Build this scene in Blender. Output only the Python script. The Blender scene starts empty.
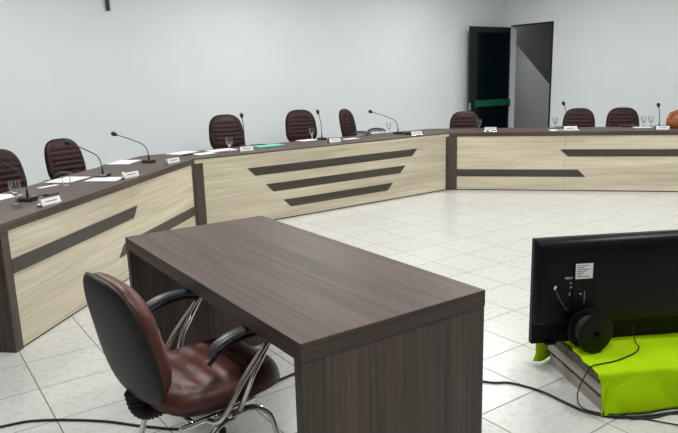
import bpy, bmesh, math, random
from mathutils import Vector, Matrix
random.seed(7)
S = bpy.context.scene
COL = S.collection
PI = math.pi
R = math.radians

# ------------------------------------------------------------------ materials
def new_mat(name):
    m = bpy.data.materials.new(name); m.use_nodes = True
    nt = m.node_tree
    return m, nt, nt.nodes['Principled BSDF']

def solid(name, col, rough=.5, metal=0, spec=.5, noise=0, nscale=30, bump=0, bscale=200, coat=0):
    m, nt, b = new_mat(name)
    b.inputs['Base Color'].default_value = (*col, 1)
    b.inputs['Roughness'].default_value = rough
    b.inputs['Metallic'].default_value = metal
    b.inputs['Specular IOR Level'].default_value = spec
    b.inputs['Coat Weight'].default_value = coat
    tc = nt.nodes.new('ShaderNodeTexCoord')
    if noise:
        n = nt.nodes.new('ShaderNodeTexNoise'); n.inputs['Scale'].default_value = nscale; n.inputs['Detail'].default_value = 5
        nt.links.new(tc.outputs['Object'], n.inputs['Vector'])
        r = nt.nodes.new('ShaderNodeMapRange'); r.inputs[1].default_value = .3; r.inputs[2].default_value = .7
        r.inputs[3].default_value = 1 - noise; r.inputs[4].default_value = 1 + noise
        nt.links.new(n.outputs['Fac'], r.inputs[0])
        mx = nt.nodes.new('ShaderNodeVectorMath'); mx.operation = 'SCALE'; mx.inputs[0].default_value = col
        nt.links.new(r.outputs[0], mx.inputs['Scale']); nt.links.new(mx.outputs[0], b.inputs['Base Color'])
    if bump:
        n = nt.nodes.new('ShaderNodeTexNoise'); n.inputs['Scale'].default_value = bscale; n.inputs['Detail'].default_value = 4
        nt.links.new(tc.outputs['Object'], n.inputs['Vector'])
        bp = nt.nodes.new('ShaderNodeBump'); bp.inputs['Strength'].default_value = bump; bp.inputs['Distance'].default_value = .004
        nt.links.new(n.outputs['Fac'], bp.inputs['Height']); nt.links.new(bp.outputs[0], b.inputs['Normal'])
    return m

def wood(name, dark, light, axis, rough=.42, fine=70, coarse=9, mixc=.5, spec=.5):
    """laminate with grain streaks running along the given object axis"""
    m, nt, b = new_mat(name)
    tc = nt.nodes.new('ShaderNodeTexCoord')
    def streak(sc, along, det):
        mp = nt.nodes.new('ShaderNodeMapping')
        s = [sc, sc, sc]; s[axis] = along
        mp.inputs['Scale'].default_value = s
        nt.links.new(tc.outputs['Object'], mp.inputs['Vector'])
        n = nt.nodes.new('ShaderNodeTexNoise'); n.inputs['Scale'].default_value = 1; n.inputs['Detail'].default_value = det
        n.inputs['Roughness'].default_value = .6
        nt.links.new(mp.outputs[0], n.inputs['Vector'])
        return n
    a = streak(fine, 1.6, 3); c = streak(coarse, .5, 4)
    mx = nt.nodes.new('ShaderNodeMix'); mx.data_type = 'FLOAT'; mx.inputs[0].default_value = mixc
    nt.links.new(a.outputs['Fac'], mx.inputs[2]); nt.links.new(c.outputs['Fac'], mx.inputs[3])
    rp = nt.nodes.new('ShaderNodeValToRGB')
    rp.color_ramp.elements[0].position = .36; rp.color_ramp.elements[0].color = (*dark, 1)
    rp.color_ramp.elements[1].position = .64; rp.color_ramp.elements[1].color = (*light, 1)
    nt.links.new(mx.outputs[0], rp.inputs[0]); nt.links.new(rp.outputs[0], b.inputs['Base Color'])
    b.inputs['Roughness'].default_value = rough
    b.inputs['Specular IOR Level'].default_value = spec
    bp = nt.nodes.new('ShaderNodeBump'); bp.inputs['Strength'].default_value = .12; bp.inputs['Distance'].default_value = .002
    nt.links.new(a.outputs['Fac'], bp.inputs['Height']); nt.links.new(bp.outputs[0], b.inputs['Normal'])
    return m

TD, TL = (.042, .029, .0232), (.117, .084, .068)      # taupe laminate
OD, OL = (.47, .415, .305), (.75, .69, .53)           # pale oak laminate
M = {}
for i, ax in enumerate('xyz'):
    M['taupe_' + ax] = wood('taupe_laminate_' + ax, TD, TL, i, rough=.5, spec=.42)
    M['oak_' + ax] = wood('pale_oak_laminate_' + ax, OD, OL, i, rough=.5, fine=50, coarse=7, mixc=.6)
M['stripe'] = wood('dark_stripe_laminate', (.032, .026, .021), (.075, .062, .052), 0)
M['black_gap'] = solid('black_gap', (.008, .008, .008), .8)
M['wall'] = solid('wall_paint', (.76, .815, .825), .75, spec=.25, noise=.012, nscale=3, bump=.05, bscale=90)
M['wall_far'] = solid('grey_wall_paint', (.30, .30, .30), .8, spec=.2)
M['ceil'] = solid('ceiling_paint', (.8, .8, .8), .8, spec=.2)
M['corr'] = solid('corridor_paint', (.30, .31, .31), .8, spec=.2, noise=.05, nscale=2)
M['corr_dark'] = solid('dark_corridor_grey', (.06, .058, .058), .8, spec=.2)
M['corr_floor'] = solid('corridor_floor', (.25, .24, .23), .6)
M['leather'] = solid('burgundy_leather', (.030, .0105, .0105), .5, noise=.25, nscale=14, bump=.25, bscale=120, spec=.25)
M['leather_lit'] = solid('lit_burgundy_leather', (.085, .024, .020), .42, noise=.3, nscale=12, bump=.3, bscale=110, spec=.45)  # same leather, lighter: the foreground chair's stronger light put into the colour
M['leather_dk'] = solid('dark_burgundy_piping', (.03, .012, .012), .5)
M['shell'] = solid('black_plastic_shell', (.018, .019, .018), .5, spec=.3, bump=.2, bscale=400)
M['plastic'] = solid('black_plastic', (.012, .012, .013), .38)
M['rubber'] = solid('black_rubber', (.012, .012, .012), .6)
M['armpad'] = solid('armrest_plastic', (.05, .053, .06), .35)
M['chrome'] = solid('chrome', (.78, .78, .76), .14, metal=1)
M['paper'] = solid('white_paper', (.85, .86, .88), .7, spec=.2)
M['card'] = solid('white_card', (.82, .83, .84), .5)
M['print'] = solid('grey_print', (.25, .26, .28), .6)
M['teal'] = solid('teal_folder', (.16, .56, .46), .5)
M['tv'] = solid('tv_gloss_black', (.003, .0032, .005), .36, spec=.2)
M['tvm'] = solid('tv_matt_black', (.0028, .003, .003), .5, spec=.22)
M['screen'] = solid('tv_screen', (.004, .004, .005), .1)
M['cloth'] = solid('lime_cloth', (.43, .71, .0005), .85, spec=.15, noise=.06, nscale=9, bump=.35, bscale=700)
M['board'] = wood('grey_boards', (.26, .24, .21), (.46, .43, .38), 1, rough=.7)
M['boardd'] = solid('dark_core', (.03, .027, .022), .8, noise=.5, nscale=60)
M['mottled'] = solid('mottled_underlay', (.09, .085, .06), .9, noise=.75, nscale=80)
M['dglass'] = solid('dark_tinted_glass', (.0015, .006, .010), .12, spec=.5)
M['dframe'] = solid('dark_door_metal', (.008, .013, .016), .45, spec=.35)
M['green'] = solid('green_push_bar', (.0, .085, .04), .4)
M['tan'] = solid('tan_leather', (.30, .085, .022), .5, noise=.5, nscale=30, bump=.4, bscale=60)
M['steel'] = solid('grey_metal', (.4, .41, .42), .3, metal=1)
M['ledge'] = solid('white_gloss', (.8, .8, .8), .3)

def glass(name):
    m, nt, b = new_mat(name)
    b.inputs['Base Color'].default_value = (.96, .98, .98, 1)
    b.inputs['Transmission Weight'].default_value = 1
    b.inputs['Roughness'].default_value = .03; b.inputs['IOR'].default_value = 1.45
    return m
M['glass'] = glass('clear_glass')

def emit(name, col, st):
    m, nt, b = new_mat(name)
    b.inputs['Base Color'].default_value = (.9, .9, .9, 1)
    b.inputs['Emission Color'].default_value = (*col, 1); b.inputs['Emission Strength'].default_value = st
    return m

TS = .3855
def tile_mat():
    m, nt, b = new_mat('speckled_floor_tile')
    N = nt.nodes.new; L = nt.links.new
    tc = N('ShaderNodeTexCoord')
    dv = N('ShaderNodeVectorMath'); dv.operation = 'SCALE'; dv.inputs['Scale'].default_value = 1 / TS
    L(tc.outputs['Object'], dv.inputs[0])
    fr = N('ShaderNodeVectorMath'); fr.operation = 'FRACTION'; L(dv.outputs[0], fr.inputs[0])
    fl = N('ShaderNodeVectorMath'); fl.operation = 'FLOOR'; L(dv.outputs[0], fl.inputs[0])
    sx = N('ShaderNodeSeparateXYZ'); L(fr.outputs[0], sx.inputs[0])
    def edge(o):
        a = N('ShaderNodeMath'); a.operation = 'SUBTRACT'; L(o, a.inputs[0]); a.inputs[1].default_value = .5
        c = N('ShaderNodeMath'); c.operation = 'ABSOLUTE'; L(a.outputs[0], c.inputs[0]); return c.outputs[0]
    mx = N('ShaderNodeMath'); mx.operation = 'MAXIMUM'; L(edge(sx.outputs[0]), mx.inputs[0]); L(edge(sx.outputs[1]), mx.inputs[1])
    g = N('ShaderNodeMapRange'); g.inputs[1].default_value = .4905; g.inputs[2].default_value = .4945
    L(mx.outputs[0], g.inputs[0])
    wn = N('ShaderNodeTexWhiteNoise'); wn.noise_dimensions = '3D'; L(fl.outputs[0], wn.inputs['Vector'])
    n1 = N('ShaderNodeTexNoise'); n1.inputs['Scale'].default_value = 26; n1.inputs['Detail'].default_value = 7; n1.inputs['Roughness'].default_value = .7
    L(tc.outputs['Object'], n1.inputs['Vector'])
    n2 = N('ShaderNodeTexNoise'); n2.inputs['Scale'].default_value = 150; n2.inputs['Detail'].default_value = 2
    L(tc.outputs['Object'], n2.inputs['Vector'])
    r1 = N('ShaderNodeValToRGB')
    r1.color_ramp.elements[0].position = .30; r1.color_ramp.elements[0].color = (.52, .515, .48, 1)
    r1.color_ramp.elements[1].position = .52; r1.color_ramp.elements[1].color = (.64, .65, .63, 1)
    L(n1.outputs['Fac'], r1.inputs[0])
    sp = N('ShaderNodeMapRange'); sp.inputs[1].default_value = .30; sp.inputs[2].default_value = .40; sp.inputs[3].default_value = .88; sp.inputs[4].default_value = 1
    L(n2.outputs['Fac'], sp.inputs[0])
    tv = N('ShaderNodeMapRange'); tv.inputs[3].default_value = .965; tv.inputs[4].default_value = 1.02; L(wn.outputs['Value'], tv.inputs[0])
    m1 = N('ShaderNodeMath'); m1.operation = 'MULTIPLY'; L(sp.outputs[0], m1.inputs[0]); L(tv.outputs[0], m1.inputs[1])
    sc = N('ShaderNodeVectorMath'); sc.operation = 'SCALE'; L(r1.outputs[0], sc.inputs[0]); L(m1.outputs[0], sc.inputs['Scale'])
    mc = N('ShaderNodeMix'); mc.data_type = 'RGBA'; L(g.outputs[0], mc.inputs[0]); L(sc.outputs[0], mc.inputs[6]); mc.inputs[7].default_value = (.19, .18, .165, 1)
    L(mc.outputs[2], b.inputs['Base Color'])
    rr = N('ShaderNodeMapRange'); rr.inputs[3].default_value = .24; rr.inputs[4].default_value = .8; L(g.outputs[0], rr.inputs[0])
    L(rr.outputs[0], b.inputs['Roughness'])
    bp = N('ShaderNodeBump'); bp.invert = True; bp.inputs['Strength'].default_value = .5; bp.inputs['Distance'].default_value = .002
    L(g.outputs[0], bp.inputs['Height']); L(bp.outputs[0], b.inputs['Normal'])
    return m
M['tile'] = tile_mat()

# ------------------------------------------------------------------ helpers
def obj(name, bm, mat, parent=None, smooth=False, loc=None, rotz=None):
    me = bpy.data.meshes.new(name)
    bmesh.ops.recalc_face_normals(bm, faces=bm.faces)
    bm.to_mesh(me); bm.free()
    me.materials.append(mat)
    if smooth:
        for p in me.polygons: p.use_smooth = True
    o = bpy.data.objects.new(name, me); COL.objects.link(o)
    if smooth == 'auto':
        try: me.set_sharp_from_angle(angle=R(40))
        except Exception: pass
    if parent: o.parent = parent
    if loc: o.location = loc
    if rotz is not None: o.rotation_euler = (0, 0, rotz)
    return o

def tag(o, label, cat, group=None, kind=None):
    if label: o['label'] = label
    if cat: o['category'] = cat
    if group: o['group'] = group
    if kind: o['kind'] = kind
    return o

def thing(name, label, cat, loc=(0, 0, 0), rotz=0, group=None):
    o = bpy.data.objects.new(name, None); COL.objects.link(o)
    o.empty_display_size = .1
    o.location = loc; o.rotation_euler = (0, 0, rotz)
    return tag(o, label, cat, group)

def struct(name, bm, mat, loc=None, rotz=None):
    o = obj(name, bm, mat, loc=loc, rotz=rotz); o['kind'] = 'structure'; return o

def dup(root, loc, rotz, label, group=None):
    r = root.copy(); COL.objects.link(r); r.location = loc; r.rotation_euler = (0, 0, rotz)
    r['label'] = label
    if group: r['group'] = group
    for ch in list(root.children):
        c = ch.copy(); COL.objects.link(c); c.parent = r
        for g in list(ch.children):
            d = g.copy(); COL.objects.link(d); d.parent = c
    return r

def box(x0, x1, y0, y1, z0, z1, bev=0, bm=None, mtx=None, seg=2):
    own = bmesh.new()
    bmesh.ops.create_cube(own, size=1)
    bmesh.ops.scale(own, vec=(x1 - x0, y1 - y0, z1 - z0), verts=own.verts)
    bmesh.ops.translate(own, vec=((x0 + x1) / 2, (y0 + y1) / 2, (z0 + z1) / 2), verts=own.verts)
    if bev: bmesh.ops.bevel(own, geom=own.edges[:], offset=bev, segments=seg, affect='EDGES', profile=.5)
    if mtx is not None: own.transform(mtx)
    if bm is None: return own
    me = bpy.data.meshes.new('tmp'); own.to_mesh(me); own.free(); bm.from_mesh(me); bpy.data.meshes.remove(me)
    return bm

def prism(pts, y0, y1, axis='y', bm=None):
    """polygon pts (a,b) extruded: axis y -> (x,z) outline; axis z -> (x,y) outline"""
    bm = bm or bmesh.new()
    f = (lambda p, t: (p[0], t, p[1])) if axis == 'y' else (lambda p, t: (p[0], p[1], t))
    a = [bm.verts.new(f(p, y0)) for p in pts]; b = [bm.verts.new(f(p, y1)) for p in pts]
    bm.faces.new(a); bm.faces.new(b[::-1])
    n = len(pts)
    for i in range(n): bm.faces.new((a[i], a[(i + 1) % n], b[(i + 1) % n], b[i]))
    return bm

def catmull(pts, k=8):
    P = [Vector(p) for p in pts]; P = [2 * P[0] - P[1]] + P + [2 * P[-1] - P[-2]]; out = []
    for i in range(1, len(P) - 2):
        a, b, c, d = P[i - 1:i + 3]
        for j in range(k):
            t = j / k
            out.append(.5 * ((2 * b) + (c - a) * t + (2 * a - 5 * b + 4 * c - d) * t * t + (3 * b - a - 3 * c + d) * t ** 3))
    out.append(P[-2]); return out

def tube(pts, r, n=10, bm=None, closed=False, radii=None, flat=1.0):
    bm = bm or bmesh.new(); P = [Vector(p) for p in pts]; rings = []
    up = None
    for i, p in enumerate(P):
        t = (P[min(i + 1, len(P) - 1)] - P[max(i - 1, 0)]).normalized()
        if up is None:
            up = Vector((0, 0, 1)) if abs(t.z) < .9 else Vector((0, 1, 0))
        s = t.cross(up).normalized(); up = s.cross(t).normalized()
        rr = radii[i] if radii else r
        rings.append([bm.verts.new(p + s * math.cos(2 * PI * j / n) * rr + up * math.sin(2 * PI * j / n) * rr * flat) for j in range(n)])
    for a, b in zip(rings, rings[1:]):
        for j in range(n): bm.faces.new((a[j], a[(j + 1) % n], b[(j + 1) % n], b[j]))
    bm.faces.new(rings[0]); bm.faces.new(rings[-1][::-1])
    return bm

def lathe(prof, n=24, bm=None, mtx=None, flute=0):
    own = bmesh.new(); rings = []
    for r, z in prof:
        if r < 1e-6: rings.append([own.verts.new((0, 0, z))])
        else: rings.append([own.verts.new((r * math.cos(2 * PI * j / n) * (1 + flute * (j % 2)), r * math.sin(2 * PI * j / n) * (1 + flute * (j % 2)), z)) for j in range(n)])
    for a, b in zip(rings, rings[1:]):
        for j in range(n):
            k = (j + 1) % n
            if len(a) == 1 and len(b) == 1: continue
            if len(a) == 1: own.faces.new((a[0], b[k], b[j]))
            elif len(b) == 1: own.faces.new((a[j], a[k], b[0]))
            else: own.faces.new((a[j], a[k], b[k], b[j]))
    if mtx is not None: own.transform(mtx)
    if bm is None: return own
    me = bpy.data.meshes.new('tmp'); own.to_mesh(me); own.free(); bm.from_mesh(me); bpy.data.meshes.remove(me)
    return bm

# ------------------------------------------------------------------ room shell
TH = .609                                   # the room and its tiles are turned by this angle
CORN = Vector((3.06, 12.0, 0))              # corner between back wall and right wall
def room(a, b, z=0):                        # a: from the corner along the back wall; b: along the right wall
    return Vector((CORN.x - a * math.cos(TH) + b * math.sin(TH), CORN.y - a * math.sin(TH) - b * math.cos(TH), z))
AW, BW, CH = 12.2, 11.6, 3.15
def rbox(a0, a1, b0, b1, z0, z1, bm=None):
    # object frame: x = -a, y = -b rotated by TH about the corner
    return box(-a1, -a0, -b1, -b0, z0, z1, bm=bm)
RL = dict(loc=tuple(CORN), rotz=TH)
fb = bmesh.new()
fo = Matrix.Rotation(-TH, 4, 'Z')
t0 = Vector((-1.7633, 3.325, 0))
cs = [fo @ (room(a, b) - t0) for a, b in ((-.15, -.15), (AW + .15, -.15), (AW + .15, BW + .15), (-.15, BW + .15))]
vs = [fb.verts.new((c.x, c.y, z)) for z in (0, -.08) for c in cs]
fb.faces.new(vs[:4]); fb.faces.new(vs[4:][::-1])
for i in range(4): fb.faces.new((vs[i], vs[(i + 1) % 4], vs[4 + (i + 1) % 4], vs[4 + i]))
struct('floor', fb, M['tile'], loc=tuple(t0), rotz=TH)
struct('ceiling', rbox(-.15, AW + .15, -.15, BW + .15, CH, CH + .1), M['ceil'], **RL)
bw = rbox(-.15, AW + .15, -.15, 0, 0, 1.07); rbox(-.15, AW + .15, -.15, -.0025, 1.073, CH, bm=bw); rbox(-.15, AW + .15, -.15, -.004, 1.07, 1.073, bm=bw)
struct('wall_back', bw, M['wall'], **RL)
D0, D1, DH = .17, 1.07, 2.335
rw = rbox(-.15, 0, 0, D0, 0, CH); rbox(-.15, 0, D1, BW, 0, CH, bm=rw); rbox(-.15, 0, D0, D1, DH, CH, bm=rw)
struct('wall_right', rw, M['wall'], **RL)
struct('wall_left', rbox(AW, AW + .15, 0, BW, 0, CH), M['wall_far'], **RL)
struct('wall_front', rbox(-.15, AW + .15, BW, BW + .15, 0, CH), M['wall_far'], **RL)
# door frame lining
jb = rbox(-.10, .004, D1 - .035, D1 - .001, 0, DH - .001); rbox(-.10, .004, D0 + .001, D1 - .035, DH - .02, DH - .001, bm=jb)
struct('trim_1', jb, M['dframe'], **RL)
# corridor beyond the opening
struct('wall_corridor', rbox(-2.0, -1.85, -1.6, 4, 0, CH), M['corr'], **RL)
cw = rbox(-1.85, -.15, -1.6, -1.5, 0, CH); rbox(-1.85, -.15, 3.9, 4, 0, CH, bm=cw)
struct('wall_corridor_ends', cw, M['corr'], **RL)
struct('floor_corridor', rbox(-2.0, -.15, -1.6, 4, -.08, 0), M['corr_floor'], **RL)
struct('ceiling_corridor', rbox(-2.0, -.15, -1.6, 4, CH, CH + .1), M['corr_dark'], **RL)

# door leaf folded back along the back wall
dl = thing('glass_door', 'dark tinted glass door leaf standing open against the back wall, green bar across it', 'door', tuple(room(.03, D0, .0)), TH)
W = 1.015
f = box(-.03, 0, -.02, .02, .008, 2.30, .003); box(-W, -W + .17, -.02, .02, .008, 2.30, .003, bm=f)
box(-W + .17, -.03, -.02, .02, 2.20, 2.30, .003, bm=f); box(-W + .17, -.03, -.02, .02, .008, .12, .003, bm=f)
obj('door_frame', f, M['dframe'], dl)
obj('glass_pane', box(-W + .17, -.03, -.006, .006, .12, 2.20), M['dglass'], dl)
pb = obj('push_bar', box(-W + .10, -.03, -.075, -.035, .945, 1.06, .012), M['green'], dl)
obj('bar_bracket', box(-W + .06, -W + .12, -.07, -.02, .92, 1.04, .006), M['plastic'], dl)
obj('bar_bracket', box(-.06, -.02, -.07, -.02, .92, 1.04, .006), M['plastic'], dl)
lk = obj('latch_plate', box(-W - .003, -W + .025, -.03, .0, .90, 1.02, .003), M['steel'], dl)
lk['label'] = 'pale metal latch plate'

# dark sloped block seen through the opening
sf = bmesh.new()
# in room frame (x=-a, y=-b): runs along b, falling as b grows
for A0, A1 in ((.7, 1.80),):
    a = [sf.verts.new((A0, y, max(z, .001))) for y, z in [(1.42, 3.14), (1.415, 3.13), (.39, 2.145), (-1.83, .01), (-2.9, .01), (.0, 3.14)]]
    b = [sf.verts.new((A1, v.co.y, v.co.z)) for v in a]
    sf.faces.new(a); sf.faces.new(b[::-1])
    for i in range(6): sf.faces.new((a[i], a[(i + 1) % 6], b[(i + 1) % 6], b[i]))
slope_block = struct('trim_2', sf, M['corr_dark'], **RL)

# dark upright of a wall cross, only its foot is in the picture
wc = thing('wall_cross', 'narrow black upright piece hung high on the white back wall', 'wall ornament', tuple(room(7.0, .0, 2.36)), TH)
obj('upright', box(-.022, .022, -.03, -.001, 0, .62, .003), M['plastic'], wc)
obj('crossbar', box(-.17, .17, -.029, -.002, .40, .445, .003), M['plastic'], wc)

# ------------------------------------------------------------------ ceiling lights
pm = emit('light_panel_diffuser', (1, .985, .95), 1.5)
LK = []
k = 0
names = {}
for a in (2.4, 5.4, 8.5):
    for b in (1.9, 4.7, 7.4):
        p = room(a, b, CH)
        if not LK:
            t = thing('ceiling_light', 'square white ceiling light panel', 'ceiling light', tuple(p), TH, 'ceiling light panels')
            fr = box(-.32, .32, -.32, -.29, -.03, -.001); box(-.32, .32, .29, .32, -.03, -.001, bm=fr); box(-.32, -.29, -.29, .29, -.03, -.001, bm=fr); box(.29, .32, -.29, .29, -.03, -.001, bm=fr)
            obj('frame', fr, M['ledge'], t); obj('diffuser', box(-.29, .29, -.29, .29, -.018, -.004), pm, t)
            LK.append(t)
        else: LK.append(dup(LK[0], tuple(p), TH, 'square white ceiling light panel'))
        la = bpy.data.lights.new('panel_light', 'AREA'); la.shape = 'SQUARE'; la.size = .56; la.energy = 43 if b < 3 else 39; la.color = (1, .985, .955)
        lo = bpy.data.objects.new('panel_light', la); COL.objects.link(lo); lo.location = (p.x, p.y, CH - .035); lo.rotation_euler = (0, 0, TH)
la = bpy.data.lights.new('corridor_light', 'AREA'); la.size = .4; la.energy = 32
lo = bpy.data.objects.new('corridor_light', la); COL.objects.link(lo); lo.location = room(-.55, -1.1, 2.6); lo.rotation_euler = (R(-55), 0, TH)

# ------------------------------------------------------------------ council counters
HT, TK, DP = .76, .05, .70
def counter(name, label, P, ang, L, m0, m1, posts, panels, stripes, front_band, e0, e1):
    t = thing(name, label, 'counter', (P[0], P[1], 0), ang)
    top = [(e0, -.004), (e1, -.004), (e1 + m1, DP), (e0 - m0, DP)]
    obj('worktop', prism(top, HT - (.012 if front_band else TK), HT, 'z'), M['taupe_x'], t)
    if front_band:
        obj('apron', box(e0, e1, -.0035, .03, HT - TK, HT - .013), M['oak_x'], t)
    for x0, x1 in panels:
        obj('front_panel', box(x0, x1, .004, .022, .012, HT - TK), M['oak_x'], t)
    obj('plinth', box(e0 + .03, e1 - .03, .012, .03, 0, .011), M['black_gap'], t)
    for x0, x1, dep in posts:
        obj('side_panel' if dep > .3 else 'post', box(x0, x1, 0, dep, 0, HT - TK), M['taupe_z'], t)
    for pts in stripes:
        obj('stripe', prism(pts, -.002, .006), M['stripe'], t)
    return t
P1, P2, P3 = (-1.878, 3.49), (-1.425, 6.33), (1.475, 8.47)
A1, A2, A3 = R(80.937), R(36.425), R(-12.616)
L1, L2, L3 = 2.876, 3.604, 3.75
counter('council_counter', 'pale oak counter at the left, its dark end panel nearest the camera',
        P1, A1, L1, 0, .287, [(-.022, .045, .68), (2.825, 2.872, .66)], [(.045, 1.547), (1.55, 2.825)],
        [[(.045, .456), (1.542, .456), (1.618, .541), (.045, .541)], [(1.258, .205), (2.825, .205), (2.825, .292), (1.355, .292)]], False, -.024, L1)
counter('council_counter', 'middle pale oak counter with three dark stripes of shrinking length on its front',
        P2, A2, L2, .287, .319, [(.006, .10, .66), (3.55, 3.604, .66)], [(.10, 3.55)],
        [[(.69, .515), (2.945, .515), (3.035, .602), (.60, .602)], [(.90, .32), (2.74, .32), (2.83, .408), (.81, .408)], [(1.115, .126), (2.528, .126), (2.618, .212), (1.025, .212)]], True, .012, L2)
counter('council_counter', 'right-hand pale oak counter with two offset dark bands on its front',
        P3, A3, L3, .319, 0, [(.0, .108, .66), (L3 - .06, L3 - .004, .68)], [(.108, 1.459), (1.462, L3 - .06)],
        [[(1.50, .447), (L3 - .06, .447), (L3 - .06, .535), (1.40, .535)], [(.108, .185), (1.72, .185), (1.625, .277), (.108, .277)]], False, .0, L3)

# ------------------------------------------------------------------ central desk
DA = .600
desk = thing('office_desk', 'large taupe woodgrain desk with solid slab ends, alone in the middle of the floor', 'desk', (-.1226, 1.7386, 0), DA)
DW, DL = .768, 1.688     # local x: across, y: along
obj('desktop', box(0, DW, 0, DL, .69, .75, .0012), M['taupe_y'], desk)
obj('edge_band', box(0.0005, DW - .0005, -.0018, -.0001, .6905, .7495), M['taupe_x'], desk)
obj('side_panel', box(.0, DW, .001, .041, 0, .69, .001), M['taupe_z'], desk)
obj('side_panel', box(.0, DW, DL - .044, DL - .004, 0, .69, .001), M['taupe_z'], desk)

# ------------------------------------------------------------------ chairs
def pad(w, h, t, bulge, n=2.8, taper=0, curve=0, grooves=(), g=.006, res=30, flat_back=True, cush=True, gx=None, gs=.035):
    bm = bmesh.new()
    def pt(u, v, side):
        dx, dz = u * math.sqrt(1 - v * v / 2), v * math.sqrt(1 - u * u / 2)
        r = min(1, math.hypot(dx, dz)); th = math.atan2(dz, dx)
        Rr = (abs(math.cos(th)) ** n + abs(math.sin(th)) ** n) ** (-1 / n)
        X, Z = dx * Rr * w / 2, dz * Rr * h / 2
        X *= 1 - taper * (Z / (h / 2))
        if side: y = t * (max(0, 1 - r ** 6)) ** .5 + bulge * (1 - r * r)
        else: y = 0
        if side:
            for q in grooves: y -= g * math.exp(-((Z / (h / 2) - q) / gs) ** 2) * (1 if r < .74 else max(0, (.80 - r) / .06))
            if gx:
                y -= g * .8 * math.exp(-((r - gx) / .02) ** 2)
        y += curve * X * X * 4
        return (X, y, Z)
    gr = []
    for side in (0, 1):
        gr.append([[bm.verts.new(pt(-1 + 2 * i / res, -1 + 2 * j / res, side)) for i in range(res + 1)] for j in range(res + 1)])
    for G in gr:
        for j in range(res):
            for i in range(res): bm.faces.new((G[j][i], G[j][i + 1], G[j + 1][i + 1], G[j + 1][i]))
    bmesh.ops.remove_doubles(bm, verts=bm.verts, dist=1e-5)
    return bm

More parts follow.
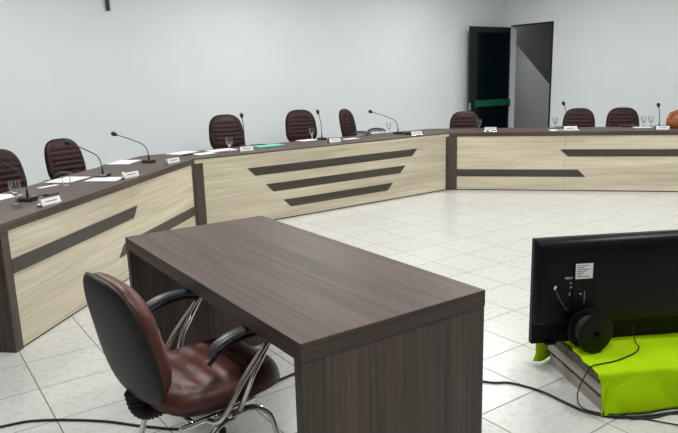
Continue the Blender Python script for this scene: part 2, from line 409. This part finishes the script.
def make_chair(label, dz=0, adz=None, bt=.045, BH=.45, bz=.49, w=.43, tp=.075, lea='leather'):
    """local frame: y forward, x right. dz raises seat, arms and back."""
    t = thing('office_chair', label, 'chair')
    adz = dz if adz is None else adz
    # back
    B = Matrix.Translation((0, -.265, bz + dz)) @ Matrix.Rotation(R(11), 4, 'X')
    off = Matrix.Translation((0, 0, BH / 2))
    bm = pad(w, BH, bt, .018, n=3.0, taper=tp, curve=.10, grooves=(-.45, -.22, .01, .24, .46), g=.014, gx=.80)
    bm.transform(B @ off); bk = obj('backrest', bm, M[lea], t, smooth=True)
    bm = pad(w + .014, BH + .014, .022, .006, n=3.0, taper=tp, curve=-.10); bm.transform(B @ off @ Matrix.Diagonal((1, -1, 1, 1)))
    obj('back_shell', bm, M['shell'], t, smooth=True)
    # seat (pad built upright then laid flat, its front normal pointing up)
    Sm = Matrix.Translation((0, .015, .405 + dz)) @ Matrix.Rotation(R(90), 4, 'X')
    bm = pad(.47, .50, .075, .018, n=3.0, taper=.04, curve=0, grooves=(-.4, -.13, .13, .4), g=.010, gx=.82)
    bm.transform(Sm); obj('seat', bm, M[lea], t, smooth=True)
    bm = pad(.45, .45, .03, .002, n=3.0, taper=.04); bm.transform(Matrix.Translation((0, 0, .4045 + dz)) @ Matrix.Rotation(R(-90), 4, 'X') @ Matrix.Diagonal((1, 1, 1, 1)))
    obj('seat_shell', bm, M['plastic'], t, smooth=True)
    # ribbed bellows between seat and back
    path = catmull([(0, -.12, .380), (0, -.18, .366), (0, -.228, .370), (0, -.256, .40), (0, -.268, .46)], 8)
    rad = [.030 + (.006 if i % 2 else 0) for i in range(len(path))]
    bm = tube([p + Vector((0, 0, dz)) for p in path], .04, 16, radii=rad); obj('bellows', bm, M['rubber'], t)
    # frame: rail and legs each side
    rl = bmesh.new()
    for s in (-1, 1):
        tube([(s * .195, -.20, .362 + dz), (s * .195, .10, .362 + dz)], .011, 12, bm=rl)
    tube([(-.195, .0, .362 + dz), (.195, .0, .362 + dz)], .011, 12, bm=rl)
    tube([(-.195, -.15, .362 + dz), (.195, -.15, .362 + dz)], .011, 12, bm=rl)
    obj('seat_frame', rl, M['chrome'], t, smooth=True)
    for s in (-1, 1):
        z = .352 + dz
        leg = tube(catmull([(s * .215, -.03, z), (s * .222, .06, z + .004), (s * .228, .125, z - .03), (s * .232, .155, z - .10), (s * .24, .20, .012)], 6), .0115, 12)
        l = obj('leg', leg, M['chrome'], t, smooth=True)
        obj('foot_cap', lathe([(0, 0), (.016, 0), (.016, .02), (.012, .025), (0, .025)], 14, mtx=Matrix.Translation((s * .24, .20, 0))), M['rubber'], l)
        leg = tube(catmull([(s * .215, .0, z - .012), (s * .222, -.06, z - .012), (s * .228, -.11, z - .04), (s * .232, -.135, z - .10), (s * .24, -.19, .012)], 6), .0115, 12)
        l = obj('leg', leg, M['chrome'], t, smooth=True)
        obj('foot_cap', lathe([(0, 0), (.016, 0), (.016, .02), (.012, .025), (0, .025)], 14, mtx=Matrix.Translation((s * .24, -.19, 0))), M['rubber'], l)
        # armrest: curved black loop on two chrome tubes
        ax = s * .262
        pts = catmull([(ax, -.105, .618), (ax, -.085, .645), (ax, -.03, .665), (ax, .04, .671), (ax, .12, .662), (ax, .165, .642)], 6)
        am = tube([p + Vector((0, 0, adz)) for p in pts], .02, 12, flat=.62, radii=[.016 + .007 * math.sin(PI * i / (len(pts) - 1)) for i in range(len(pts))])
        am_o = obj('armrest', am, M['armpad'], t, smooth=True)
        pts = catmull([(ax, -.115, .588), (ax, -.07, .622), (ax, -.01, .640), (ax, .07, .644), (ax, .15, .628)], 6)
        obj('arm_loop', tube([p + Vector((0, 0, adz)) for p in pts], .008, 8), M['plastic'], am_o, smooth=True)
        sp = tube(catmull([(ax, .15, .632 + adz), (s * .262, .02, .50 + dz), (s * .252, -.055, .395 + dz), (s * .235, -.085, .362 + dz), (s * .200, -.10, .36 + dz)], 6), .010, 12)
        tube([(ax, .155, .632 + adz), (s * .256, .06, .50 + dz), (s * .240, .005, .372 + dz)], .010, 12, bm=sp)
        obj('arm_support', sp, M['chrome'], t, smooth=True)
    return t

FX, FY = -.527, 2.232
c0 = make_chair('burgundy leather chair seen from behind, pulled up to the lone desk in the foreground', bt=.075, BH=.445, bz=.448, w=.455, tp=.10, lea='leather_lit')
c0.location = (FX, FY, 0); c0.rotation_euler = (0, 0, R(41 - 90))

cl = make_chair('burgundy quilted chair nearest the left end of the left counter', .05, .03)
def behind(o, tx, ty, facing, zt, h):
    """put the top of a chair's back at (tx,ty)"""
    f = R(facing); k = .35
    o.location = (tx + k * math.cos(f), ty + k * math.sin(f), 0); o.rotation_euler = (0, 0, f - PI / 2)
behind(cl, -2.93, 5.47, -34, 0, 0)
def dchair(src, tx, ty, facing, label):
    f = R(facing); k = .35
    return dup(src, (tx + k * math.cos(f), ty + k * math.sin(f), 0), f - PI / 2, label)
dchair(cl, -2.77, 6.43, -30, 'burgundy chair turned aside behind the left counter, with a microphone head in front of it')
hi = make_chair('burgundy chair behind the left part of the middle counter, left of the teal folder', .165, .03)
behind(hi, -1.38, 7.98, -62, 0, 0)
dchair(hi, -.50, 8.72, -66, 'burgundy quilted chair in the middle of the three behind the middle counter')
hc = make_chair('burgundy chair turned sideways, its black arm loop showing, behind the middle counter', .15, .13)
behind(hc, .10, 8.92, -26, 0, 0)
lo_ = make_chair('burgundy chair in front of the open dark glass door', .045)
behind(lo_, 1.865, 9.43, -93, 0, 0)
dchair(lo_, 3.52, 9.40, -106, 'burgundy chair behind the right counter, just right of the doorway')
dchair(lo_, 4.09, 9.26, -104, 'burgundy chair behind the right counter, between the doorway chair and the tan bag')

# ------------------------------------------------------------------ things on the counters
Z = HT + .0005
def paper(x, y, rot, w, h, label, th=.002, mat='paper', name='paper_sheet', cat='paper'):
    bm = bmesh.new()
    n = max(1, int(th / .002))
    for i in range(n):
        j = (random.uniform(-.004, .004), random.uniform(-.004, .004), random.uniform(-2, 2)) if i else (0, 0, 0)
        box(-w / 2, w / 2, -h / 2, h / 2, i * .002, i * .002 + .0016, bm=bm, mtx=Matrix.Translation((j[0], j[1], 0)) @ Matrix.Rotation(R(j[2]), 4, 'Z'))
    o = obj(name, bm, M[mat], loc=(x, y, Z), rotz=R(rot)); tag(o, label, cat); return o
A4 = (.297, .21)
paper(-2.33, 4.36, 75, .24, .17, 'white paper beside the crystal goblet at the left end of the left counter')
paper(-2.19, 4.80, 60, .16, .05, 'narrow white slip of paper in front of the second chair on the left counter')
paper(-2.17, 5.12, 78, .30, .22, 'white sheet with a dark printed line behind the second microphone on the left counter', .004)
paper(-1.86, 5.10, 82, .21, .26, 'white sheet under the base of the second microphone on the left counter', .002)
paper(-2.06, 6.20, 85, .32, .21, 'white sheet behind the third microphone on the left counter', .004)
paper(-1.66, 6.88, 60, .30, .20, 'white sheet lying over the joint of the left and middle counters', .006)
paper(-1.40, 6.76, 45, .22, .15, 'white sheet close to the front edge at the left end of the middle counter', .004)
paper(-1.27, 7.04, 38, .30, .20, 'white sheets at the foot of the goblet left of the teal folder', .006)
paper(-.36, 7.98, 40, .26, .18, 'white sheet in front of the middle chair of the middle counter')
paper(.17, 8.00, 38, .22, .10, 'white slip right of the second name plate of the middle counter')
paper(2.96, 8.40, -5, .36, .21, 'white sheet under the ring of cable and the name plate on the right counter')
paper(4.00, 8.42, -10, .22, .16, 'white sheets beside the two goblets on the right counter', .006)
for (x, y, rot, w, h, c, px, py, prot) in ((-2.17, 5.12, 78, .14, .02, 0, .02, .03, 0),):
    pass
fo_ = paper(-.79, 7.36, 36, .33, .20, 'teal green folder lying on the middle counter', .010, 'teal', 'folder', 'folder')
o = obj('notebook', box(-.10, .10, -.07, .07, 0, .018, .003), M['plastic'], loc=(3.90, 8.62, Z), rotz=R(-12)); tag(o, 'dark notebook lying in front of the right chair of the right counter', 'notebook')
o = obj('mobile_phone', box(-.08, .08, -.04, .04, 0, .012, .004), M['plastic'], loc=(-.92, 7.50, Z), rotz=R(36)); tag(o, 'black phone behind the teal folder', 'phone')
o = obj('rod', tube([(-.07, 0, .006), (.07, 0, .006)], .0055, 8), M['plastic'], loc=(-1.56, 6.66, Z), rotz=R(40)); tag(o, 'dark rod beside the sheets at the joint of the left and middle counters', 'rod')  # thin dark rod lying by the sheets

# name plates: folded white card on a clear acrylic stand
def plate_proto():
    t = thing('name_plate', '', 'name plate')
    bm = prism([(-.026, 0), (.026, 0), (.018, .006), (.003, .056), (-.003, .056), (-.018, .006)], -.083, .083, 'y')
    bm.transform(Matrix.Rotation(PI / 2, 4, 'Z'))
    obj('stand', bm, M['glass'], t)
    card = box(-.076, .076, -.0006, .0006, .008, .050); card.transform(Matrix.Translation((0, -.0215, 0)) @ Matrix.Rotation(R(-16.5), 4, 'X'))
    obj('card', card, M['card'], t)
    pr = box(-.045, .045, -.001, .0, .026, .033); pr.transform(Matrix.Translation((0, -.0222, 0)) @ Matrix.Rotation(R(-16.5), 4, 'X'))
    obj('printed_line', pr, M['print'], t)
    return t
pp = plate_proto()
plates = [(-1.84, 4.03, 66, 'first name plate from the near end of the left counter, beside the goblet'),
          (-1.675, 5.15, 60, 'name plate beside the second microphone of the left counter'),
          (-1.555, 6.04, 58, 'name plate beside the third microphone of the left counter, near the counter joint'),
          (-.98, 6.93, 30, 'name plate at the foot of the straight microphone, left of the teal folder'),
          (-.03, 7.62, 32, 'name plate right of the straight microphone in the middle of the middle counter'),
          (1.02, 8.28, 20, 'name plate at the right end of the middle counter, by the leaning microphone'),
          (2.04, 8.56, -6, 'name plate on the right counter in front of the glass door'),
          (3.00, 8.28, -8, 'name plate beside the ring of cable on the right counter'),
          (4.065, 8.04, -12, 'name plate in front of the tan bag on the right counter')]
for i, (x, y, rot, lab) in enumerate(plates):
    if i == 0: pp.location = (x, y, Z); pp.rotation_euler = (0, 0, R(rot)); pp['label'] = 'white ' + lab; pp['group'] = 'name plates on the counters'
    else: dup(pp, (x, y, Z), R(rot), 'white ' + lab)

# goblets
def goblet_bm(s=1, flute=.05):
    pr = [(0, 0), (.034, 0), (.034, .003), (.012, .007), (.006, .016), (.0055, .050), (.009, .060), (.022, .070), (.031, .088), (.035, .115), (.037, .155),
          (.0345, .155), (.0325, .115), (.0285, .090), (.020, .075), (.0, .069)]
    return lathe([(r * s, z * s) for r, z in pr], 28, flute=-flute)
def gob(x, y, lab, s=1):
    o = obj('goblet', goblet_bm(s), M['glass'], loc=(x, y, Z)); tag(o, lab, 'glass', 'clear stemmed goblets'); return o
G0 = gob(-2.06, 4.05, 'clear cut-glass goblet at the near end of the left counter')
def gob2(x, y, lab, sc=1):
    c = G0.copy(); COL.objects.link(c); c.location = (x, y, Z); c['label'] = lab; c.scale = (sc, sc, sc); return c
gob2(-1.15, 6.88, 'clear goblet in front of the left chair of the middle counter')
gob2(-.31, 8.06, 'clear goblet in front of the middle chair of the middle counter', .92)
gob2(.70, 8.66, 'clear goblet left of the leaning microphone at the right end of the middle counter', .9)
gob2(1.93, 8.74, 'clear goblet standing in front of the dark glass door', .95)
gob2(2.98, 8.80, 'clear goblet just right of the doorway on the right counter', .9)
gob2(4.08, 8.58, 'left goblet of the pair beside the last microphone of the right counter', .9)
gob2(4.15, 8.52, 'right goblet of the pair beside the last microphone of the right counter', .9)
gl = obj('glass_tumbler', lathe([(0, 0), (.028, 0), (.034, .07), (.0315, .07), (.026, .005), (0, .005)], 20), M['glass'], loc=(-2.06, 4.83, Z))
tag(gl, 'small clear tumbler near the second chair on the left counter', 'glass')

# ring of cable
rg = obj('cable_ring', tube([(.05 * math.cos(a), .05 * math.sin(a) * .9, .006 + .045 * (1 + math.sin(a)) * .4) for a in [2 * PI * i / 24 for i in range(25)]], .005, 8), M['plastic'], loc=(2.89, 8.36, Z + .003), rotz=0)
tag(rg, 'thin dark ring of cable lying on the white sheet on the right counter', 'cable')

# microphones
def mic(base, head, lab, yaw=0):
    bx, by = base; hx, hy, hz = head
    t = thing('gooseneck_microphone', lab, 'microphone', (bx, by, Z), 0, 'gooseneck microphones on the counters')
    Rm = Matrix.Rotation(yaw, 4, 'Z')
    b = prism([(-.047, 0), (.047, 0), (.044, .016), (.026, .028), (-.026, .028), (-.044, .016)], -.052, .052, 'y')
    bmesh.ops.bevel(b, geom=b.edges[:], offset=.004, segments=2, affect='EDGES'); b.transform(Rm)
    bo = obj('base', b, M['plastic'], t)
    k = lathe([(0, .0), (.011, .0), (.010, .006), (0, .007)], 14, mtx=Rm @ Matrix.Translation((.016, -.034, .025)))
    obj('button', k, M['chrome'], bo)
    H = Vector((hx - bx, hy - by, hz - Z)); 
    up = .45 * H.z
    ctrl = [(0, 0, .028), (0, 0, .028 + .05), (H.x * .10, H.y * .10, up + .04), (H.x * .42, H.y * .42, H.z * .78), tuple(H)]
    c = catmull(ctrl, 8)
    col = tube(c[:9], .0085, 12, radii=[.010 - .004 * i / 8 for i in range(9)])
    obj('collar', col, M['plastic'], t, smooth=True)
    obj('neck', tube(c[7:], .0042, 10), M['rubber'], t, smooth=True)
    d = (c[-1] - c[-3]).normalized()
    q = Vector((0, 0, 1)).rotation_difference(d).to_matrix().to_4x4()
    hd = lathe([(0, -.012), (.009, -.010), (.013, .0), (.019, .010), (.022, .024), (.020, .038), (.012, .048), (0, .051)], 16, mtx=Matrix.Translation(H) @ q)
    obj('windscreen', hd, M['rubber'], t, smooth=True)
    return t
mic((-2.06, 4.20), (-2.23, 4.22, 1.035), 'black gooseneck microphone behind the goblet at the near end of the left counter', 1.4)
mic((-1.927, 5.231), (-2.18, 5.272, 1.037), 'black gooseneck microphone in the middle of the left counter, its head before the second chair', 1.4)
mic((-1.806, 6.135), (-2.11, 6.185, 1.03), 'black gooseneck microphone at the far part of the left counter, head against the white wall', 1.4)
mic((-1.038, 7.245), (-1.055, 7.267, 1.10), 'upright black gooseneck microphone just left of the teal folder', .6)
mic((-.185, 7.98), (-.22, 8.02, 1.08), 'upright black gooseneck microphone between the middle and turned chairs of the middle counter', .6)
mic((.808, 8.501), (.475, 8.605, 1.05), 'black gooseneck microphone leaning left at the right end of the middle counter', .6)
mic((3.085, 8.66), (3.04, 8.66, 1.07), 'black gooseneck microphone before the first chair right of the doorway', -.2)
mic((4.15, 8.30), (4.127, 8.30, 1.032), 'upright black gooseneck microphone left of the tan bag', -.2)
# plug box beside the leaning microphone
jn = thing('cable_box', 'small black connector box right of the leaning microphone on the middle counter', 'connector box', (.93, 8.40, Z), .5)
obj('case', box(-.05, .05, -.035, .035, 0, .03, .006), M['plastic'], jn)
obj('cable', tube(catmull([(-.05, 0, .012), (-.08, .02, .04), (-.11, .03, .008)], 6), .004, 8), M['rubber'], jn)
jn2 = thing('cable_box', 'small black connector box right of the first microphone on the left counter', 'connector box', (-1.96, 4.33, Z), 1.2)
obj('case', box(-.045, .045, -.03, .03, 0, .026, .006), M['plastic'], jn2)
obj('cable', tube(catmull([(-.045, 0, .012), (-.07, .03, .02), (-.10, .03, .006)], 6), .004, 8), M['rubber'], jn2)

# tan bag
bg = thing('leather_bag', 'tan brown leather bag with looped straps at the right end of the right counter', 'bag', (4.435, 8.26, Z), R(-12)); bg.scale = (1.15, 1.1, 1.3)
bm = bmesh.new(); rings = []
NB = 36
for j, (z, sx, sy) in enumerate([(0, .145, .075), (.01, .165, .09), (.05, .172, .095), (.09, .160, .085), (.125, .135, .06), (.15, .115, .035), (.155, .09, .02)]):
    rg_ = []
    for i in range(NB):
        a = 2 * PI * i / NB; w = 1 + .10 * math.sin(5 * a + j * 1.3) * (z / .15) + .06 * math.sin(9 * a + 1.7 * j)
        c_, s_ = math.cos(a), math.sin(a)
        rg_.append(bm.verts.new((sx * w * math.copysign(abs(c_) ** .7, c_), sy * w * math.copysign(abs(s_) ** .7, s_), z + .008 * math.sin(3 * a + j) * (z > .02))))
    rings.append(rg_)
for a, b in zip(rings, rings[1:]):
    for i in range(NB): bm.faces.new((a[i], a[(i + 1) % NB], b[(i + 1) % NB], b[i]))
bm.faces.new(rings[0]); bm.faces.new(rings[-1][::-1])
obj('bag_body', bm, M['tan'], bg, smooth=True)
for sy, dx in ((-.05, -.02), (.045, .03)):
    obj('strap', tube(catmull([(-.13 + dx, sy * 1.2, .10), (-.10 + dx, sy * 1.5, .155), (-.03 + dx, sy * 1.4, .185), (.05 + dx, sy * 1.5, .17), (.09 + dx, sy * 1.3, .10)], 8), .007, 8), M['tan'], bg, smooth=True)
st = obj('side_strap', tube(catmull([(-.13, -.06, .13), (-.18, -.085, .07), (-.20, -.09, .012)], 6), .0035, 8), M['tan'], bg)

# ------------------------------------------------------------------ platform, cloth, television, reel
PA = R(8.0)
PX, PY = 1.160, 2.610
pf = thing('low_platform', 'low stack of grey boards with dark gaps, under the lime green cloth', 'platform', (PX, PY, 0), PA)
PWD, PLN = 1.10, .53
def pbx(z0, z1, m, n, ins=0, dx=0, dy=0): return obj(n, box(ins + dx, PWD - ins + dx, ins + dy, PLN - ins, z0, z1, .002 if not ins else 0), M[m], pf)
pbx(.0, .056, 'board', 'board'); pbx(.056, .086, 'boardd', 'spacer', .008); pbx(.086, .140, 'board', 'board', 0, -.016, .012)
pbx(.140, .184, 'mottled', 'underlay', .003, -.026, .022)
HTP = .186
# cloth: width param along x, profile param from near floor over the top to the far floor
bm = bmesh.new()
NX, NV = 110, 120
def cprof(v):
    drop, top = HTP - .012, PLN
    tot = drop * 2 + top; d = v * tot
    if d < drop: return (.012 - .034 * (1 - d / drop), .012 + d, 0)
    if d < drop + top: return (.012 + (d - drop) * (PLN - .012) / PLN, HTP + .004, 1)
    return (PLN + .014 + .02 * ((d - drop - top) / drop), HTP - (d - drop - top), 2)
random.seed(3)
ph = [random.uniform(0, 6.28) for _ in range(12)]
def wr(x, y):
    s = 0
    for k_, (fx, fy, am) in enumerate(((9, 4, .0035), (4, 11, .003), (17, -9, .0018), (-13, 20, .0015), (30, 8, .001), (6, 29, .001))):
        s += am * math.sin(fx * x + fy * y + ph[k_] + 1.2 * math.sin(3 * x + 5 * y + ph[k_ + 5]))
    return s
g_ = []
for j in range(NV + 1):
    v = j / NV; y, z, sec = cprof(v); row = []
    for i in range(NX + 1):
        u = i / NX
        x0 = (-.004 - .032 * z / HTP if sec == 0 else -.034 + .03 * y / PLN) + .005 * math.sin(14 * v) + .004 * math.sin(47 * v + 1)
        x = x0 + (PWD + .01 - x0) * u
        w = wr(x, v * 1.0)
        yy, zz = y, z
        e = max(0, 1 - u * 30)
        if sec == 0: yy = y - abs(w) * 1.6 - .008 * max(0, math.sin(9 * x + 1)) * (1 - z / HTP); 
        elif sec == 1: zz = z + abs(w) * .9
        else: yy = y + abs(w) * 1.5
        if sec == 0: x = x - .018 * e * (1 - z / HTP)
        if sec == 2:
            x = x - .095 * max(0, 1 - u * 6) * (1 - max(0, z) / HTP) ** .3 * .9; yy += .03 * math.sin(30 * x) * (1 - z / HTP)
        row.append(bm.verts.new((x, yy, max(.004, zz))))
    g_.append(row)
for j in range(NV):
    for i in range(NX): bm.faces.new((g_[j][i], g_[j][i + 1], g_[j + 1][i + 1], g_[j + 1][i]))
# frayed threads at the near corner
for q in range(16):
    z0 = random.uniform(.03, .17); a = Vector((-.02 * (1 - z0 / HTP) - .002, -.02, z0))
    tube([a, a + Vector((-.012, -.004, -.012)) * random.uniform(.5, 1), a + Vector((-.016, -.012, -.035)) * random.uniform(.5, 1.1)], .0009, 5, bm=bm)
ck = obj('green_cloth', bm, M['cloth'], loc=(PX, PY, 0), rotz=PA, smooth=True)
sm = ck.modifiers.new('thick', 'SOLIDIFY'); sm.thickness = .0015; sm.offset = 1
tag(ck, 'lime green cloth draped over the low platform under the television', 'cloth')

TA = R(6.7)
tv = thing('television', 'large black flat television seen from behind, standing on the lime green cloth', 'television', (.925, 2.945, HTP + .0105), TA)
TW, TH_ = .97, .530
obj('panel', box(0, TW, 0, .035, 0, TH_, .004), M['tvm'], tv)
obj('screen', box(.012, TW - .012, .0352, .037, .02, TH_ - .012), M['screen'], tv)
# bulged rear housing with sloped edges
bm = bmesh.new()
def ringv(x0, x1, z0, z1, y, r=.02, n=5):
    out = []
    for cx, cz, a0 in ((x1 - r, z1 - r, 0), (x0 + r, z1 - r, 90), (x0 + r, z0 + r, 180), (x1 - r, z0 + r, 270)):
        for i in range(n + 1):
            a = R(a0 + 90 * i / n); out.append(bm.verts.new((cx + r * math.cos(a), y, cz + r * math.sin(a))))
    return out
rs = [ringv(.004, TW - .004, .10, TH_ - .003, -.0005, .008), ringv(.006, TW - .006, .101, TH_ - .006, -.012, .012), ringv(.018, TW - .018, .106, TH_ - .022, -.030, .02),
      ringv(.035, TW - .035, .113, TH_ - .055, -.042, .025), ringv(.05, TW - .05, .12, TH_ - .085, -.046, .02)]
for a, b in zip(rs, rs[1:]):
    for i in range(len(a)): bm.faces.new((a[i], a[(i + 1) % len(a)], b[(i + 1) % len(a)], b[i]))
bm.faces.new(rs[-1])
bm.faces.new(rs[0][::-1])
hs = obj('rear_housing', bm, M['tv'], tv, smooth='auto')
obj('port_bay', box(.055, .175, -.048, -.044, .17, .40, .001), M['tvm'], hs)
obj('port_panel', box(.177, .29, -.050, -.044, .16, .41, .001), M['tvm'], hs)
lb = obj('rating_label', box(.186, .272, -.0515, -.0500, .337, .412), M['card'], hs); lb['label'] = 'white rating sticker'
pr = bmesh.new()
for q in range(7):
    z = .404 - .009 * q; w = random.uniform(.02, .07); box(.193, .193 + w, -.0522, -.0514, z - .004, z, bm=pr)
obj('fine_print', pr, M['print'], lb)
pm_ = bmesh.new()
for x, z, a, b in ((.145, .345, .022, .010), (.165, .345, .010, .010), (.165, .318, .009, .006), (.165, .298, .009, .006), (.160, .265, .004, .016), (.215, .262, .010, .008), (.145, .185, .008, .006), (.160, .182, .007, .006)):
    box(x - a / 2, x + a / 2, -.0525, -.0475, z - b / 2, z + b / 2, bm=pm_)
for q in range(6): box(.234, .238, -.0508, -.0498, .265 - .012 * q, .272 - .012 * q, bm=pm_)
po = obj('port_markings', pm_, M['steel'], hs)
sc = bmesh.new()
for x, z in ((.44, .40), (.44, .21), (.70, .40), (.70, .21), (.92, .40)): lathe([(0, 0), (.005, 0), (.004, .002), (0, .002)], 10, bm=sc, mtx=Matrix.Translation((x, -.046, z)) @ Matrix.Rotation(R(90), 4, 'X'))
obj('screw', sc, M['tvm'], hs)
plg = obj('white_plug', lathe([(0, 0), (.004, 0), (.005, .005), (.005, .015), (.0035, .019), (0, .019)], 12, mtx=Matrix.Translation((.082, -.052, .292)) @ Matrix.Rotation(R(25), 4, 'Y')), M['card'], tv)
plg['label'] = 'small white plug'
obj('plug_cable', tube(catmull([(.084, -.056, .294), (.112, -.058, .24), (.135, -.056, .205), (.155, -.052, .185)], 6), .0009, 6), M['print'], tv)
obj('foot', box(.06, .12, -.03, .06, -.0005, .012, .004), M['tvm'], tv); obj('foot', box(.80, .86, -.03, .06, -.0005, .012, .004), M['tvm'], tv)

# cable reel standing on its rim in front of the television
rl = thing('cable_reel', 'round black cable reel standing in front of the television', 'cable reel', (1.188, 2.820, HTP + .0095), 0)
ax = Vector((.30, -.93, -.03)).normalized(); q = Vector((0, 0, 1)).rotation_difference(ax).to_matrix().to_4x4()
RC = Matrix.Translation((0, 0, .099)) @ q
def disc(z0, z1, r, hole=.011): return lathe([(hole, z0), (r - .004, z0), (r, z0 + .003), (r, z1 - .003), (r - .004, z1), (hole + .008, z1), (hole + .008, z1 - .004), (hole, z1 - .004), (hole, z0)], 48, mtx=RC)
obj('flange', disc(-.006, .006, .097), M['tvm'], rl, smooth='auto'); obj('flange', disc(-.082, -.072, .097), M['tvm'], rl, smooth='auto')
bm = bmesh.new()
for k in range(8):
    zc = -.066 + .0075 * k + .002
    for rad in (.062,):
        lathe([(rad + .005 * math.cos(a), zc + .004 * math.sin(a)) for a in [2 * PI * i / 10 for i in range(11)]], 40, bm=bm, mtx=RC)
obj('wound_cable', bm, M['rubber'], rl, smooth=True)
obj('hub', lathe([(.012, -.072), (.05, -.072), (.05, -.006), (.012, -.006)], 30, mtx=RC), M['tvm'], rl)

# cables
def cable(pts, r, lab, k=8, name='floor_cable'):
    o = obj(name, tube(catmull(pts, k), r, 8), M['rubber'], smooth=True); tag(o, lab, 'cable'); return o
cable([(-2.3, 2.25, .006), (-1.9, 2.47, .006), (-1.554, 2.637, .006), (-1.395, 2.685, .006), (-1.113, 2.665, .006), (-.867, 2.601, .006), (-.687, 2.592, .006), (-.50, 2.78, .006), (-.29, 3.06, .006),
       (.05, 3.20, .006), (.45, 3.07, .006), (.711, 2.938, .006), (.821, 2.921, .006), (.941, 2.831, .006), (1.02, 2.715, .006), (1.09, 2.622, .006), (1.20, 2.572, .006), (1.35, 2.578, .006), (1.50, 2.606, .006), (1.8, 2.64, .006), (2.2, 2.62, .006)],
      .0055, 'thick black cable running across the floor under the chair and desk to the platform')
cable([(-.62, 2.66, .016), (-.40, 2.92, .016), (-.25, 3.10, .008), (-.05, 3.30, .004), (.3, 3.42, .004)], .0035, 'thin black cable on the floor under the desk beside the chair')
zt = HTP + .012
Rz = Matrix.Rotation(PA, 4, 'Z')
cable([(1.40, 2.905, .29), (1.40, 2.87, .23), (1.415, 2.86, zt + .004), (1.36, 2.80, zt), (1.25, 2.732, zt), (1.16, 2.70, zt), (1.118, 2.685, zt - .005), (1.085, 2.70, .11), (1.07, 2.70, .04), (1.075, 2.655, .012), (1.12, 2.60, .016), (1.21, 2.566, .018), (1.31, 2.553, .005), (1.43, 2.496, .005), (1.6, 2.42, .005)],
      .003, 'thin black cable looping down from the television over the green cloth to the floor', name='television_cable')
cable([(1.25, 2.555, .006), (1.36, 2.562, .006), (1.46, 2.59, .006), (1.58, 2.55, .008), (1.72, 2.60, .008), (2.0, 2.55, .006)], .004, 'short black cable tangled at the foot of the green cloth, at the right edge')

# ------------------------------------------------------------------ camera, world, view
cam = bpy.data.cameras.new('camera'); co = bpy.data.objects.new('camera', cam); COL.objects.link(co)
cam.sensor_fit = 'HORIZONTAL'; cam.sensor_width = 36; cam.lens = 642.022 / 678 * 36; cam.clip_start = .05
pitch, roll = .211792, -.028022
F = Vector((0, math.cos(pitch), -math.sin(pitch))); R0 = Vector((1, 0, 0)); U0 = R0.cross(F)
Rv = math.cos(roll) * R0 + math.sin(roll) * U0; Uv = -math.sin(roll) * R0 + math.cos(roll) * U0
co.matrix_world = Matrix(((Rv.x, Uv.x, -F.x, 0), (Rv.y, Uv.y, -F.y, 0), (Rv.z, Uv.z, -F.z, 1.4978), (0, 0, 0, 1)))
S.camera = co
w = bpy.data.worlds.new('world'); S.world = w; w.use_nodes = True
w.node_tree.nodes['Background'].inputs[0].default_value = (.6, .65, .7, 1); w.node_tree.nodes['Background'].inputs[1].default_value = .3
S.view_settings.view_transform = 'Standard'; S.view_settings.look = 'None'; S.view_settings.gamma = 1
S.view_settings.use_curve_mapping = False
S.view_settings.exposure = 0
